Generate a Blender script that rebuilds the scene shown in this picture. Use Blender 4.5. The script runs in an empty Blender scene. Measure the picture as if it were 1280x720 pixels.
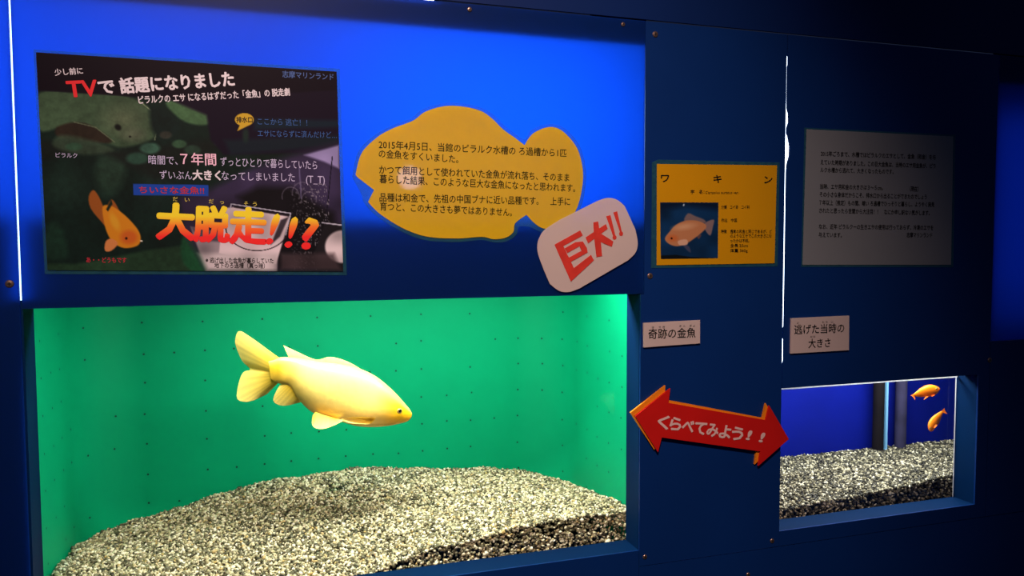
import bpy, bmesh, math, random
import numpy as np
from mathutils import Vector, Matrix

random.seed(7); rng = np.random.default_rng(11)
sc = bpy.context.scene
COL = sc.collection

# ------------------------------------------------------------------ camera
F = 950.0
CAM = np.array([0.0, -1.05, 1.45])
Hd = np.array([3000, -62, F]); Hd /= np.linalg.norm(Hd)
Vd = np.array([60, (F * F + 180000) / 62, F]); Vd -= Vd @ Hd * Hd; Vd /= np.linalg.norm(Vd)
R = np.array([Hd, np.cross(-Vd, Hd), -Vd])          # camera (right, down, forward) -> room axes
def at(px, py, Y=0.0):
    """the point of the room plane y=Y seen at that spot of the photograph"""
    d = R @ np.array([(px - 640) / F, (py - 360) / F, 1.0])
    return CAM + d * ((Y - CAM[1]) / d[1])
cam = bpy.data.objects.new('camera', bpy.data.cameras.new('camera')); COL.objects.link(cam)
M = np.eye(4); M[:3, 0] = R[:, 0]; M[:3, 1] = -R[:, 1]; M[:3, 2] = -R[:, 2]; M[:3, 3] = CAM
cam.matrix_world = Matrix(M.tolist())
cam.data.sensor_width = 36.0; cam.data.lens = F * 36.0 / 1280.0; cam.data.clip_start = 0.02
sc.camera = cam

# ------------------------------------------------------------------ world, light, exposure
w = bpy.data.worlds.new('dark_hall'); sc.world = w; w.use_nodes = True
w.node_tree.nodes['Background'].inputs[0].default_value = (0.25, 0.35, 0.8, 1)
w.node_tree.nodes['Background'].inputs[1].default_value = 0.035
sc.view_settings.view_transform = 'Standard'; sc.view_settings.look = 'None'
sc.view_settings.exposure = 0.0; sc.view_settings.gamma = 1.0; sc.view_settings.use_curve_mapping = False

def light(name, kind, loc, target, power, color, **kw):
    l = bpy.data.lights.new(name, kind); l.energy = power; l.color = color
    for k, v in kw.items(): setattr(l, k, v)
    o = bpy.data.objects.new(name, l); COL.objects.link(o); o.location = loc
    d = Vector(target) - Vector(loc)
    o.rotation_euler = d.to_track_quat('-Z', 'Y').to_euler()
    return o
# warm ceiling spot of the hall, aimed at the posters
light('hall_spot', 'SPOT', (-0.2, -1.45, 2.75), (0.22, 0, 1.38), 165, (1.0, 0.66, 0.54), spot_size=math.radians(50), spot_blend=1.0, shadow_soft_size=0.08)
# lamps over the two tanks (inside the hoods)
light('tank_lamp_light', 'AREA', (0.22, 0.092, 1.462), (0.22, 0.100, 0.9), 6.9, (1.0, 0.97, 0.86), shape='RECTANGLE', size=0.58, size_y=0.05)
light('small_tank_lamp_light', 'AREA', (1.10, 0.14, 1.30), (1.10, 0.16, 0.9), 4.2, (1.0, 0.95, 0.82), shape='RECTANGLE', size=0.50, size_y=0.08)
# light boxes behind the translucent blue panels
light('light_box_lamp', 'AREA', (0.31, 0.18, 1.63), (0.31, 0, 1.63), 3.3, (0.5, 0.88, 0.93), shape='RECTANGLE', size=0.44, size_y=0.20)
light('light_box_lamp_dim', 'AREA', (-0.38, 0.18, 1.63), (-0.38, 0, 1.63), 2.3, (1.0, 0.85, 0.95), shape='RECTANGLE', size=0.70, size_y=0.20)
# small bulb in the hall whose glint shows on the laminated fish sign
light('hall_bulb', 'POINT', (0.4255, -1.365, 1.67), (0, 0, 1), 0.55, (0.66, 0.62, 1.0), shadow_soft_size=0.036)
light('side_box_lamp', 'AREA', (1.53, 0.040, 1.50), (1.53, 0, 1.50), 0.42, (0.6, 0.55, 1.0), shape='RECTANGLE', size=0.56, size_y=0.38)

# ------------------------------------------------------------------ materials
def lin(c, g=1.0):
    return tuple(min(1.0, ((v / 255 / 12.92) if v <= 10 else ((v / 255 + 0.055) / 1.055) ** 2.4) * g) for v in c[:3])
MATS = {}
def mat(name, col, rough=0.5, spec=0.4, metal=0.0, vary=0.0, scale=20.0, bump=0.0, coat=0.0, cr_=0.12, transl=None, tfac=0.0, attr=None, island=None, sss=0):
    if name in MATS: return MATS[name]
    m = bpy.data.materials.new(name); m.use_nodes = True; nt = m.node_tree; N = nt.nodes; L = nt.links
    b = N['Principled BSDF']; b.inputs['Base Color'].default_value = (*col, 1)
    b.inputs['Roughness'].default_value = rough; b.inputs['Specular IOR Level'].default_value = spec
    b.inputs['Metallic'].default_value = metal; b.inputs['Coat Weight'].default_value = coat; b.inputs['Coat Roughness'].default_value = cr_
    out = N['Material Output']
    tc = N.new('ShaderNodeTexCoord'); nz = N.new('ShaderNodeTexNoise'); nz.inputs['Scale'].default_value = scale; nz.inputs['Detail'].default_value = 4
    L.new(tc.outputs['Object'], nz.inputs['Vector'])
    src = None
    if attr:
        a = N.new('ShaderNodeAttribute'); a.attribute_name = attr; src = a.outputs['Color']
    if island:
        g = N.new('ShaderNodeNewGeometry'); cr = N.new('ShaderNodeValToRGB'); L.new(g.outputs['Random Per Island'], cr.inputs[0])
        cr.color_ramp.interpolation = 'LINEAR'
        els = cr.color_ramp.elements
        while len(els) > 1: els.remove(els[0])
        els[0].position = island[0][0]; els[0].color = (*island[0][1], 1)
        for p, c in island[1:]:
            e = els.new(p); e.color = (*c, 1)
        src = cr.outputs[0]
    if vary:
        hs = N.new('ShaderNodeHueSaturation'); mr = N.new('ShaderNodeMapRange')
        mr.inputs[3].default_value = 1 - vary; mr.inputs[4].default_value = 1 + vary
        mr.inputs[1].default_value = 0.3; mr.inputs[2].default_value = 0.7
        L.new(nz.outputs[0], mr.inputs[0]); L.new(mr.outputs[0], hs.inputs['Value'])
        if src: L.new(src, hs.inputs['Color'])
        else: hs.inputs['Color'].default_value = (*col, 1)
        src = hs.outputs[0]
    if src: L.new(src, b.inputs['Base Color'])
    if bump:
        bp = N.new('ShaderNodeBump'); bp.inputs['Strength'].default_value = bump; bp.inputs['Distance'].default_value = 0.001
        L.new(nz.outputs[0], bp.inputs['Height']); L.new(bp.outputs[0], b.inputs['Normal'])
    if transl:
        t = N.new('ShaderNodeBsdfTranslucent'); t.inputs[0].default_value = (*transl, 1)
        if src and attr and sss: L.new(src, t.inputs[0])
        mx = N.new('ShaderNodeMixShader'); mx.inputs[0].default_value = tfac
        L.new(b.outputs[0], mx.inputs[1]); L.new(t.outputs[0], mx.inputs[2]); L.new(mx.outputs[0], out.inputs[0])
    MATS[name] = m
    return m
def clear(name, tint, gloss=0.06, rough=0.05, haze=None, hfac=0.0):
    m = bpy.data.materials.new(name); m.use_nodes = True; nt = m.node_tree; N = nt.nodes; L = nt.links
    N.remove(N['Principled BSDF']); out = N['Material Output']
    t = N.new('ShaderNodeBsdfTransparent'); t.inputs[0].default_value = (*tint, 1)
    g = N.new('ShaderNodeBsdfGlossy'); g.inputs['Roughness'].default_value = rough
    lw = N.new('ShaderNodeLayerWeight'); lw.inputs[0].default_value = 0.5; pw = N.new('ShaderNodeMath'); pw.operation = 'POWER'; pw.inputs[1].default_value = 5
    fr = N.new('ShaderNodeMath'); fr.operation = 'MULTIPLY_ADD'; fr.inputs[1].default_value = .5 if gloss > 0 else .02; fr.inputs[2].default_value = gloss
    L.new(lw.outputs['Facing'], pw.inputs[0]); L.new(pw.outputs[0], fr.inputs[0])
    mx = N.new('ShaderNodeMixShader'); L.new(fr.outputs[0], mx.inputs[0]); L.new(t.outputs[0], mx.inputs[1]); L.new(g.outputs[0], mx.inputs[2])
    last = mx
    if haze:
        d = N.new('ShaderNodeBsdfDiffuse'); d.inputs[0].default_value = (*haze, 1)
        nz = N.new('ShaderNodeTexNoise'); nz.inputs['Scale'].default_value = 30
        mt = N.new('ShaderNodeMath'); mt.operation = 'MULTIPLY'; mt.inputs[1].default_value = hfac * 2; L.new(nz.outputs[0], mt.inputs[0])
        m2 = N.new('ShaderNodeMixShader'); L.new(mt.outputs[0], m2.inputs[0]); L.new(mx.outputs[0], m2.inputs[1]); L.new(d.outputs[0], m2.inputs[2]); last = m2
    L.new(last.outputs[0], out.inputs[0]); return m
def emis(name, col, s):
    m = bpy.data.materials.new(name); m.use_nodes = True; b = m.node_tree.nodes['Principled BSDF']
    b.inputs['Base Color'].default_value = (*col, 1); b.inputs['Emission Color'].default_value = (*col, 1); b.inputs['Emission Strength'].default_value = s
    return m

m_panel = mat('blue_translucent_panel', (0.0025, 0.031, 0.178), 0.38, 0.25, vary=0.06, scale=6, bump=0.03, transl=(0.06, 0.29, 0.97), tfac=0.5)
m_opaque = mat('blue_painted_board', (0.0025, 0.031, 0.178), 0.4, 0.25, vary=0.06, scale=6, bump=0.03)
m_darkblue = mat('dark_blue_board', (0.003, 0.022, 0.13), 0.45, 0.2, vary=0.1, scale=5)
m_dark = mat('black_backing', (0.01, 0.01, 0.014), 0.8, 0.1, vary=0.1)
m_cavity = mat('light_box_lining', (0.55, 0.6, 0.75), 0.7, 0.2, vary=0.03)
m_screw = mat('screw_metal', (0.30, 0.22, 0.18), 0.35, 0.5, metal=0.8, vary=0.2, scale=300)
m_slot = mat('screw_recess', (0.02, 0.015, 0.012), 0.6)
m_green = mat('green_tank_liner', (0.0, 0.33, 0.150), 0.6, 0.1, vary=0.07, scale=5)
m_hole = mat('drilled_hole', (0.0, 0.03, 0.015), 0.8)
m_bluewall = mat('blue_tank_wall', (0.002, 0.007, 0.23), 0.6, 0.1, vary=0.12, scale=8)
m_acrylic = clear('acrylic_pane', (0.97, 0.99, 0.99), 0.02, 0.03)
m_water = clear('tank_water', (0.985, 0.998, 0.992), 0.0, 0.1)
m_waterblue = clear('small_tank_water', (0.96, 0.975, 0.995), 0.0, 0.1, haze=(0.03, 0.08, 0.5), hfac=0.02)
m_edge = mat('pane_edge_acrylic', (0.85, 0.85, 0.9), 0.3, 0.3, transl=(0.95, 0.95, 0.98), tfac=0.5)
m_film = clear('laminate_film', (0.72, 0.86, 0.86), 0.03, 0.16, haze=(0.10, 0.42, 0.45), hfac=0.10)
def paper(name, c, tf=0.30, tcol=None, **k): return mat(name, c, 0.45, 0.35, vary=0.04, scale=8, transl=tcol or c, tfac=tf, **k)
m_yellow = paper('yellow_paper', (0.94, 0.68, 0.012), tcol=(0.75, 0.65, 0.45), coat=1.0, cr_=0.045)
m_amber = paper('amber_paper', (0.84, 0.46, 0.004))
m_white = paper('white_paper', (0.80, 0.72, 0.70))
m_grey = paper('grey_white_paper', (0.29, 0.34, 0.38))
m_printed = mat('printed_picture', (0.1, 0.1, 0.1), 0.5, 0.12, attr='Col')
m_black = mat('black_ink', (0.008, 0.007, 0.006), 0.5, 0.2)
m_greyink = mat('grey_ink', (0.05, 0.045, 0.05), 0.5, 0.2)
m_red = mat('red_card', (0.62, 0.012, 0.010), 0.42, 0.3, vary=0.05)
m_orange = mat('orange_card', (0.85, 0.27, 0.01), 0.42, 0.3, vary=0.05)
m_redink = mat('red_ink', (0.66, 0.05, 0.035), 0.45, 0.3, vary=0.12, scale=60)

# ------------------------------------------------------------------ object helpers
LOC = {}
def link(name, me, parent=None, loc=None, kind=None, label=None):
    o = bpy.data.objects.new(name, me); COL.objects.link(o)
    if parent is not None:
        o.parent = parent
    if kind: o['kind'] = kind
    if label: o['label'] = label
    LOC[o.name] = LOC[parent.name] if parent is not None else np.zeros(3)
    return o
def thing(name, label, cat, loc=(0, 0, 0), group=None):
    o = bpy.data.objects.new(name, None); COL.objects.link(o); o.empty_display_size = 0.05
    o.location = loc; o['label'] = label; o['category'] = cat
    if group: o['group'] = group
    LOC[o.name] = np.array(loc, float); return o
def structure(name, loc=(0, 0, 0)):
    o = bpy.data.objects.new(name, None); COL.objects.link(o); o.location = loc; o['kind'] = 'structure'; LOC[o.name] = np.array(loc, float); return o
def mesh(name, vs, fs, m, parent=None, smooth=False, **k):
    off = LOC[parent.name] if parent is not None else np.zeros(3)
    me = bpy.data.meshes.new(name); me.from_pydata([tuple(np.array(v) - off) for v in vs], [], fs); me.validate()
    for mm in (m if isinstance(m, (list, tuple)) else [m]): me.materials.append(mm)
    if smooth: me.polygons.foreach_set('use_smooth', [True] * len(me.polygons))
    me.update()
    return link(name, me, parent, **k)
def prism_data(outline, y0, y1):
    """outline: list of (x,z) in the wall plane; y0 front, y1 back"""
    n = len(outline); a = sum(outline[i][0] * outline[(i + 1) % n][1] - outline[(i + 1) % n][0] * outline[i][1] for i in range(n))
    if a < 0: outline = outline[::-1]
    vs = [(x, y0, z) for x, z in outline] + [(x, y1, z) for x, z in outline]
    fs = [tuple(range(n)), tuple(range(2 * n - 1, n - 1, -1))] + [((i + 1) % n, i, n + i, n + (i + 1) % n) for i in range(n)]
    return vs, fs
def prism(name, outline, y0, y1, m, parent=None, **k):
    vs, fs = prism_data(outline, y0, y1); return mesh(name, vs, fs, m, parent, **k)
def box(name, a, b, m, parent=None, **k):
    (x0, y0, z0), (x1, y1, z1) = a, b
    return prism(name, [(x0, z0), (x1, z0), (x1, z1), (x0, z1)], y0, y1, m, parent, **k)
def multi(name, prisms, m, parent=None, **k):
    V, Fc = [], []
    for ol, y0, y1 in prisms:
        vs, fs = prism_data(ol, y0, y1); n = len(V); V += vs; Fc += [tuple(i + n for i in f) for f in fs]
    return mesh(name, V, Fc, m, parent, **k)
def px(pts, Y=0.0): return [(float(p[0]), float(p[2])) for p in (at(x, y, Y) for x, y in pts)]
def smoothline(pts, corners=(), k=6):
    """closed Catmull-Rom through pts; indexes in corners stay sharp"""
    n = len(pts); out = []
    P = [np.array(p, float) for p in pts]
    for i in range(n):
        a, b, c, d = P[i - 1], P[i], P[(i + 1) % n], P[(i + 2) % n]
        if i in corners: a = b
        if (i + 1) % n in corners: d = c
        for j in range(k):
            t = j / k
            out.append(tuple(0.5 * ((2 * b) + (-a + c) * t + (2 * a - 5 * b + 4 * c - d) * t * t + (-a + 3 * b - 3 * c + d) * t ** 3)))
    return out
def grow(ol, d):
    n = len(ol); a = sum(ol[i][0] * ol[(i + 1) % n][1] - ol[(i + 1) % n][0] * ol[i][1] for i in range(n)); s = 1 if a > 0 else -1
    out = []
    for i in range(n):
        p, q, r = np.array(ol[i - 1]), np.array(ol[i]), np.array(ol[(i + 1) % n])
        e1 = q - p; e2 = r - q; e1 /= np.linalg.norm(e1) + 1e-9; e2 /= np.linalg.norm(e2) + 1e-9
        n1 = np.array([e1[1], -e1[0]]); n2 = np.array([e2[1], -e2[0]]); nn = n1 + n2; nn /= np.linalg.norm(nn) + 1e-9
        out.append(tuple(q + s * nn * d / max(0.5, float(nn @ n1))))
    return out
def text(name, s, pL, pR, h, m, parent, Y=-0.0022, bold=0.0, label=None, fancy=None, gradient=None, skew=0.0):
    """lettering of height h (photo pixels) between two mid-line ends, built on the sign's own plane"""
    c = bpy.data.curves.new('t', 'FONT'); c.body = s; c.size = 1; c.resolution_u = 2; c.extrude = 0
    o = bpy.data.objects.new('t', c); COL.objects.link(o)
    dg = bpy.context.evaluated_depsgraph_get(); me = bpy.data.meshes.new_from_object(o.evaluated_get(dg))
    bpy.data.objects.remove(o); bpy.data.curves.remove(c)
    n = len(me.vertices); co = np.empty(n * 3); me.vertices.foreach_get('co', co); co = co.reshape(-1, 3)
    A, B = at(*pL, Y), at(*pR, Y); cx, cy = (pL[0] + pR[0]) / 2, (pL[1] + pR[1]) / 2
    hh = np.linalg.norm(at(cx, cy - h / 2, Y) - at(cx, cy + h / 2, Y))
    x0, x1 = co[:, 0].min(), co[:, 0].max(); e = B - A; up = np.array([-e[2], 0, e[0]]); up /= np.linalg.norm(up)
    if up[2] < 0: up = -up
    u = (co[:, 0] - x0) / (x1 - x0); v = (co[:, 1] - 0.38) / 0.93 * hh
    W = A + u[:, None] * e + v[:, None] * (up + skew * e / np.linalg.norm(e)) - LOC[parent.name]
    fs = [tuple(p.vertices) for p in me.polygons]; bpy.data.meshes.remove(me); eu = e / np.linalg.norm(e)
    if bold:
        W = np.vstack([W + hh * bold * (dx * eu + dz * up) + np.array([0, -.00002 * q, 0]) for q, (dx, dz) in enumerate(((1, 0), (-1, 0), (0, 1), (0, -1)) if bold < .03 else ((1, 0), (.7, .7), (0, 1), (-.7, .7), (-1, 0), (-.7, -.7), (0, -1), (.7, -.7)))])
        fs = [tuple(i + n * q for i in f_) for q in range(len(W) // n) for f_ in fs]
    me = bpy.data.meshes.new(name); me.from_pydata(W.tolist(), [], fs); me.materials.append(m); me.update()
    return link(name, me, parent, label=label)

def screw(p, parent, r=0.0045, Y=0.0):
    """pan-head screw with a cross recess, standing proud of the panel"""
    x, z = p; V, Fc = [], []
    n = 16; prof = [(r, 0.0), (r, -0.0006), (r * 0.8, -0.0014), (r * 0.45, -0.0018)]
    for rr, yy in prof:
        for i in range(n): V.append((x + rr * math.cos(2 * math.pi * i / n), Y + yy, z + rr * math.sin(2 * math.pi * i / n)))
    for k in range(3):
        for i in range(n): Fc.append((k * n + i, (k + 1) * n + i, (k + 1) * n + (i + 1) % n, k * n + (i + 1) % n))
    Fc.append(tuple(range(3 * n, 4 * n)))
    o = mesh('screw', V, Fc, [m_screw, m_slot], parent, smooth=False)
    # cross recess
    me = o.data; bm = bmesh.new(); bm.from_mesh(me); L0 = LOC[parent.name]
    for (a, b) in ((0.5, 0.13), (0.13, 0.5)):
        q = [bm.verts.new((x + sx * r * a - L0[0], Y - 0.00185 - L0[1], z + sz * r * b - L0[2])) for sx, sz in ((-1, -1), (1, -1), (1, 1), (-1, 1))]
        f = bm.faces.new(q); f.material_index = 1
    bm.to_mesh(me); bm.free()
    return o

# ------------------------------------------------------------------ the wall of blue panels
ZT, ZW, ZS, ZB = 1.789, 1.377, 0.975, 0.949
XL, XR = -0.287, 0.540
T = 0.003
wall = structure('wall_front')
p_left = box('panel', (-1.3, 0, ZB - .35), (XL - .0024, T, ZT), m_panel, wall)
p_main = box('panel', (XL, 0, ZW), (0.5452, T, ZT), m_panel, wall)
p_sill = box('panel', (XL, 0, 0.30), (XR - .0006, T, ZS), m_opaque, wall)
p_mid = prism('panel', [(XR + .0002, ZW - .0006), (XR + .0002, ZB + .0006), (0.7985, ZB + .0006), (0.7985, ZT), (0.546, ZT), (0.546, ZW - .0006)], 0, T, m_opaque, wall)
gl = [(1.789, .0005), (1.757, .0006), (1.755, .0022), (1.742, .0024), (1.739, .0012), (1.690, .0012), (1.672, .0016), (1.664, .0050), (1.650, .0058), (1.641, .0018), (1.632, .0016), (1.628, .0044), (1.612, .0092), (1.596, .0088), (1.582, .0036), (1.570, .0026), (1.400, .0030), (1.318, .0026), (1.315, .0006), (1.298, .0007), (1.296, .0026), (1.270, .0026), (1.262, .0030), (1.255, .0004), (1.215, .0004)]
p_right = prism('panel', [(0.7987 + g * .8 + .0013, z) for z, g in gl] + [(1.222, 1.215), (1.222, ZS), (0.7989, ZS), (0.7989, ZB + .0006), (1.2475, ZB + .0006), (1.2475, ZT)], 0, T, m_opaque, wall)
p_far = box('panel', (1.2487, 0, 1.275), (2.4, T, ZT), m_panel, wall)
p_far2 = box('panel', (1.2487, 0, ZB + .0006), (2.4, T, 1.2742), m_opaque, wall)
p_low = box('panel', (XR + .0002, 0, 0.30), (2.4, T, ZB - .0006), m_opaque, wall)
p_top = box('panel', (-1.3, -0.0006, ZT + .0022), (2.4, T, 2.45), m_darkblue, wall)
p_base = box('panel', (-1.3, 0.0006, 0.08), (2.4, T + .002, 0.2985), m_darkblue, wall)
for p, par, r in [((12, 355), p_left, .0048), ((587, 12), p_main, .0034), ((778.7, 30.6), p_main, .0034), ((819, 43), p_mid, .0046), ((812.5, 345), p_mid, .0046),
                  ((806, 696), p_mid, .0038), ((965, 676), p_mid, .004), ((935, 718), p_low, .0036), ((1237, 450), p_right, .0048)]:
    screw(px([p])[0], par, r)
# black backing boards that keep the lamp light off the panels below the light box
bb = []
def B(x0, z0, x1, z1, y0=.0034, y1=.0100): bb.append(([(x0, z0), (x1, z0), (x1, z1), (x0, z1)], y0, y1))
B(-1.3, 0.60, -.30, 1.495, .020, .026); B(-.30, 1.377, .5450, 1.495, .020, .026)
B(-1.3, 1.752, .545, ZT - .004); B(.5462, 1.489, .5486, ZT + .2, .0034, .21)
B(.5500, 1.0, .785, ZT); B(.8130, 1.2165, 1.2440, ZT)
B(1.245, 1.7385, 2.4, ZT + .1); B(1.245, .95, 2.4, 1.27)
multi('backing_board', bb, m_dark, wall)
# light box lining: top, bottom and back boards
multi('light_box', [([(-.9, 1.490), (.545, 1.490), (.545, 1.495), (-.9, 1.495)], .027, .22), ([(-.9, 1.753), (.545, 1.753), (.545, 1.758), (-.9, 1.758)], .011, .22),
                    ([(-.9, 1.490), (.545, 1.490), (.545, 1.758), (-.9, 1.758)], .2205, .225), ([(-.905, 1.490), (-.9, 1.490), (-.9, 1.758), (-.905, 1.758)], .011, .22),
                    ([(1.25, 1.2705), (2.39, 1.2705), (2.39, 1.7385), (1.25, 1.7385)], .0415, .0445), ([(1.2445, 1.2705), (1.249, 1.2705), (1.249, 1.7385), (1.2445, 1.7385)], .0104, .0415)], m_cavity, wall)
# returns of the two window openings, 4 cm deep
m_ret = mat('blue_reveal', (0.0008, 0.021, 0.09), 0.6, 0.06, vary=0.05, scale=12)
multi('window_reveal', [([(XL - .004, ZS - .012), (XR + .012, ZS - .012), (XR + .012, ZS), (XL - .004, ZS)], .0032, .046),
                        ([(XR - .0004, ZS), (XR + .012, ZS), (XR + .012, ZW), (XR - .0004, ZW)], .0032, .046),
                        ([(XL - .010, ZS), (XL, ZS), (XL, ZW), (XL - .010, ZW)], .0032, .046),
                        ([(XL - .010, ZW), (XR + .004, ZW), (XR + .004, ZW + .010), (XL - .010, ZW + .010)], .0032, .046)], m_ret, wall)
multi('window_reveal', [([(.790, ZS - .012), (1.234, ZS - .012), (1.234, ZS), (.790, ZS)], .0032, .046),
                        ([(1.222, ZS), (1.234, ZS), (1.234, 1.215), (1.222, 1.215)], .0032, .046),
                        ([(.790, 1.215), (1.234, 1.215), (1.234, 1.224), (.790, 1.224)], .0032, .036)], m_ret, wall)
m_fl = mat('dark_hall_floor', (0.03, 0.03, 0.035), 0.6, 0.3, vary=0.2, scale=3)
box('floor', (-2.5, -3.2, -0.05), (3.2, 1.2, 0.0), m_fl, kind='structure')
box('baseboard_front', (-1.3, -0.012, 0.0), (2.4, 0.0, 0.08), m_darkblue, kind='structure')
# tube lamps glowing through the gaps between the panels
m_tube = emis('gap_lamp_glow', (0.66, 0.80, 1.0), 4)
m_tube2 = emis('gap_lamp_glow_soft', (0.45, 0.75, 1.0), 3.2)
m_tube3 = emis('gap_lamp_glow_white', (0.95, 0.93, 1.0), 6)
def tube(name, a, b, r, m, label):
    t = thing(name, label, 'lamp', a); A, Bb = np.array(a, float), np.array(b, float); d = (Bb - A) / np.linalg.norm(Bb - A)
    u = np.cross(d, [0, 1, 0]); u /= np.linalg.norm(u); v = np.cross(d, u); n = 12
    def cyl(A, Bb, r):
        V = [tuple(P + r * (math.cos(2 * math.pi * i / n) * u + math.sin(2 * math.pi * i / n) * v)) for P in (A, Bb) for i in range(n)]
        return V, [(i, (i + 1) % n, n + (i + 1) % n, n + i) for i in range(n)] + [tuple(range(n))[::-1], tuple(range(n, 2 * n))]
    V, Fc = cyl(A, Bb, r); mesh('glass_tube', V, Fc, m, t, smooth=False)
    for P, s in ((A, -1), (Bb, 1)):
        V, Fc = cyl(P, P + s * d * .008, r * 1.05); mesh('end_cap', V, Fc, m_dark, t)
tube('tube_lamp', (.8080, .0085, 1.245), (.8080, .0085, 1.757), .0036, m_tube, 'bright white tube lamp showing through the narrow gap beside the yellow species card')
tube('tube_lamp', (-.2882, .0115, 1.385), (-.2882, .0115, 1.775), .0045, m_tube2, 'thin pale blue tube lamp in the panel gap beside the dark picture poster')
tube('tube_lamp', (-.24, .0160, 1.7925), (.224, .0160, 1.7925), .0040, m_tube3, 'white tube lamp in the horizontal gap above the bright blue panel')

# ------------------------------------------------------------------ tanks
def liner_path(x0, x1, y0, y1, r, n=10):
    P = [(x0, y0), (x0, (y0 + y1 - r) / 2), (x0, y1 - r)]
    P += [(x0 + r - r * math.cos(a), y1 - r + r * math.sin(a)) for a in np.linspace(0, math.pi / 2, n)[1:]]
    P += [((x0 + x1) / 2, y1)]
    P += [(x1 - r + r * math.sin(a), y1 - r + r * math.cos(a)) for a in np.linspace(0, math.pi / 2, n)]
    P += [(x1, (y0 + y1 - r) / 2), (x1, y0)]
    return P
tank = thing('aquarium', 'large aquarium with green back wall behind the wide window of the blue wall', 'aquarium', (0.13, 0.05, 0.0))
LX0, LX1, LY1 = -.318, .570, .43
path = liner_path(LX0, LX1, .056, LY1, .10)
def shell(name, path, z0, z1, th, m, parent, **k):
    P = [np.array(p) for p in path]; Q = []
    for i in range(len(P)):
        t = P[min(i + 1, len(P) - 1)] - P[max(i - 1, 0)]; t /= np.linalg.norm(t); Q.append(P[i] + th * np.array([-t[1], t[0]]))
    n = len(P); V = [(*p, z) for z in (z0, z1) for p in P] + [(*p, z) for z in (z0, z1) for p in Q]; Fc = []
    for i in range(n - 1):
        Fc += [(i, n + i, n + i + 1, i + 1), (2 * n + i, 2 * n + i + 1, 3 * n + i + 1, 3 * n + i), (5 * n + i, 7 * n + i, 7 * n + i + 1, 5 * n + i + 1), (4 * n + i, 4 * n + i + 1, 6 * n + i + 1, 6 * n + i)]
    V = V + V      # the rims have their own corners, so the smooth faces shade evenly
    return mesh(name, V, Fc, m, parent, smooth=False, **k)
o = shell('liner', path, .93, 1.465, .004, m_green, tank); o.data.polygons.foreach_set('use_smooth', [True] * len(o.data.polygons))
# drilled holes of the liner on a 10 cm x 5.5 cm grid, half columns filled in lower down
cum = [0]
for a, b in zip(path, path[1:]): cum.append(cum[-1] + math.dist(a, b))
def on_path(s):
    for i in range(len(path) - 1):
        if cum[i] <= s <= cum[i + 1]:
            t = (s - cum[i]) / (cum[i + 1] - cum[i]); p = np.array(path[i]) * (1 - t) + np.array(path[i + 1]) * t
            d = np.array(path[i + 1]) - np.array(path[i]); d /= np.linalg.norm(d); return p, d
V, Fc = [], []
s0 = None
ci = 0; s = .03
while s < cum[-1] - .02:
    for rj in range(8):
        if ci % 2 and (rj < 2 or random.random() < .35): continue
        if random.random() < .08: continue
        z = 1.372 - rj * .0545 + random.uniform(-.002, .002); q = on_path(s + random.uniform(-.002, .002))
        if q is None: continue
        p, d = q; nn = np.array([-d[1], d[0]]) * -1; r = .0018; k = len(V)
        c = p + nn * .0007
        for i in range(8):
            a = 2 * math.pi * i / 8; V.append((c[0] + d[0] * r * math.cos(a), c[1] + d[1] * r * math.cos(a), z + r * math.sin(a)))
        Fc.append(tuple(range(k, k + 8)))
    s += .050; ci += 1
mesh('drilled_holes', V, Fc, m_hole, tank, kind='stuff')
box('front_pane', (-.33, .0465, .93), (.585, .0545, 1.44), m_acrylic, tank)
box('tank_floor', (-.335, .0464, .900), (.590, .45, .928), m_dark, tank)
ip = [(x + (.0015 if x < .1 else -.0015), y - .0015) for x, y in path]
def slab(name, path, z0, z1, m, parent, **k):
    n = len(path); V = [(*p, z0) for p in path] + [(*p, z1) for p in path]
    return mesh(name, V, [tuple(range(n)), tuple(range(2 * n - 1, n - 1, -1))] + [((i + 1) % n, i, n + i, n + (i + 1) % n) for i in range(n)], m, parent, **k)
slab('water', ip, .9285, 1.425, m_water, tank)
multi('hood', [([(-.335, 1.470), (.590, 1.470), (.590, 1.478), (-.335, 1.478)], .030, .45)], m_dark, tank)
box('stand', (-.335, .06, 0.0), (.590, .44, .8995), m_dark, tank)

small = thing('aquarium', 'small aquarium with deep blue back wall behind the small window under the white sheet', 'aquarium', (1.15, 0.05, 0.0))
SX0, SX1, SY1 = .60, 1.72, .305
multi('back_wall', [([(SX0, .93), (SX1, .93), (SX1, 1.34), (SX0, 1.34)], SY1, SY1 + .005)], m_bluewall, small)
for q in (SX0, SX1 - .005): box('side_wall', (q, .056, .93), (q + .005, SY1 - .0005, 1.34), m_bluewall, small)
box('front_pane', (.79, .0465, .93), (1.60, .0530, 1.290), m_acrylic, small)
box('tank_floor', (SX0, .0464, .900), (SX1, SY1 + .006, .928), m_dark, small)
slab('water', [(SX0 + .006, .057), (SX1 - .006, .057), (SX1 - .006, SY1 - .002), (SX0 + .006, SY1 - .002)], .9285, 1.272, m_waterblue, small)
multi('hood', [([(SX0, 1.342), (SX1, 1.342), (SX1, 1.35), (SX0, 1.35)], .030, .312)], m_dark, small)
box('stand', (SX0, .06, 0.0), (SX1, .300, .8995), m_dark, small)
# acrylic rim at top and far edge, coloured pale for light leaking there
multi('pane_rim', [([(.800, 1.2030), (1.2205, 1.2030), (1.2205, 1.2066), (.800, 1.2066)], .043, .0458), ([(1.2192, ZS), (1.2202, ZS), (1.2202, 1.2029), (1.2192, 1.2029)], .0445, .0458)], m_edge, small)
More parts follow.
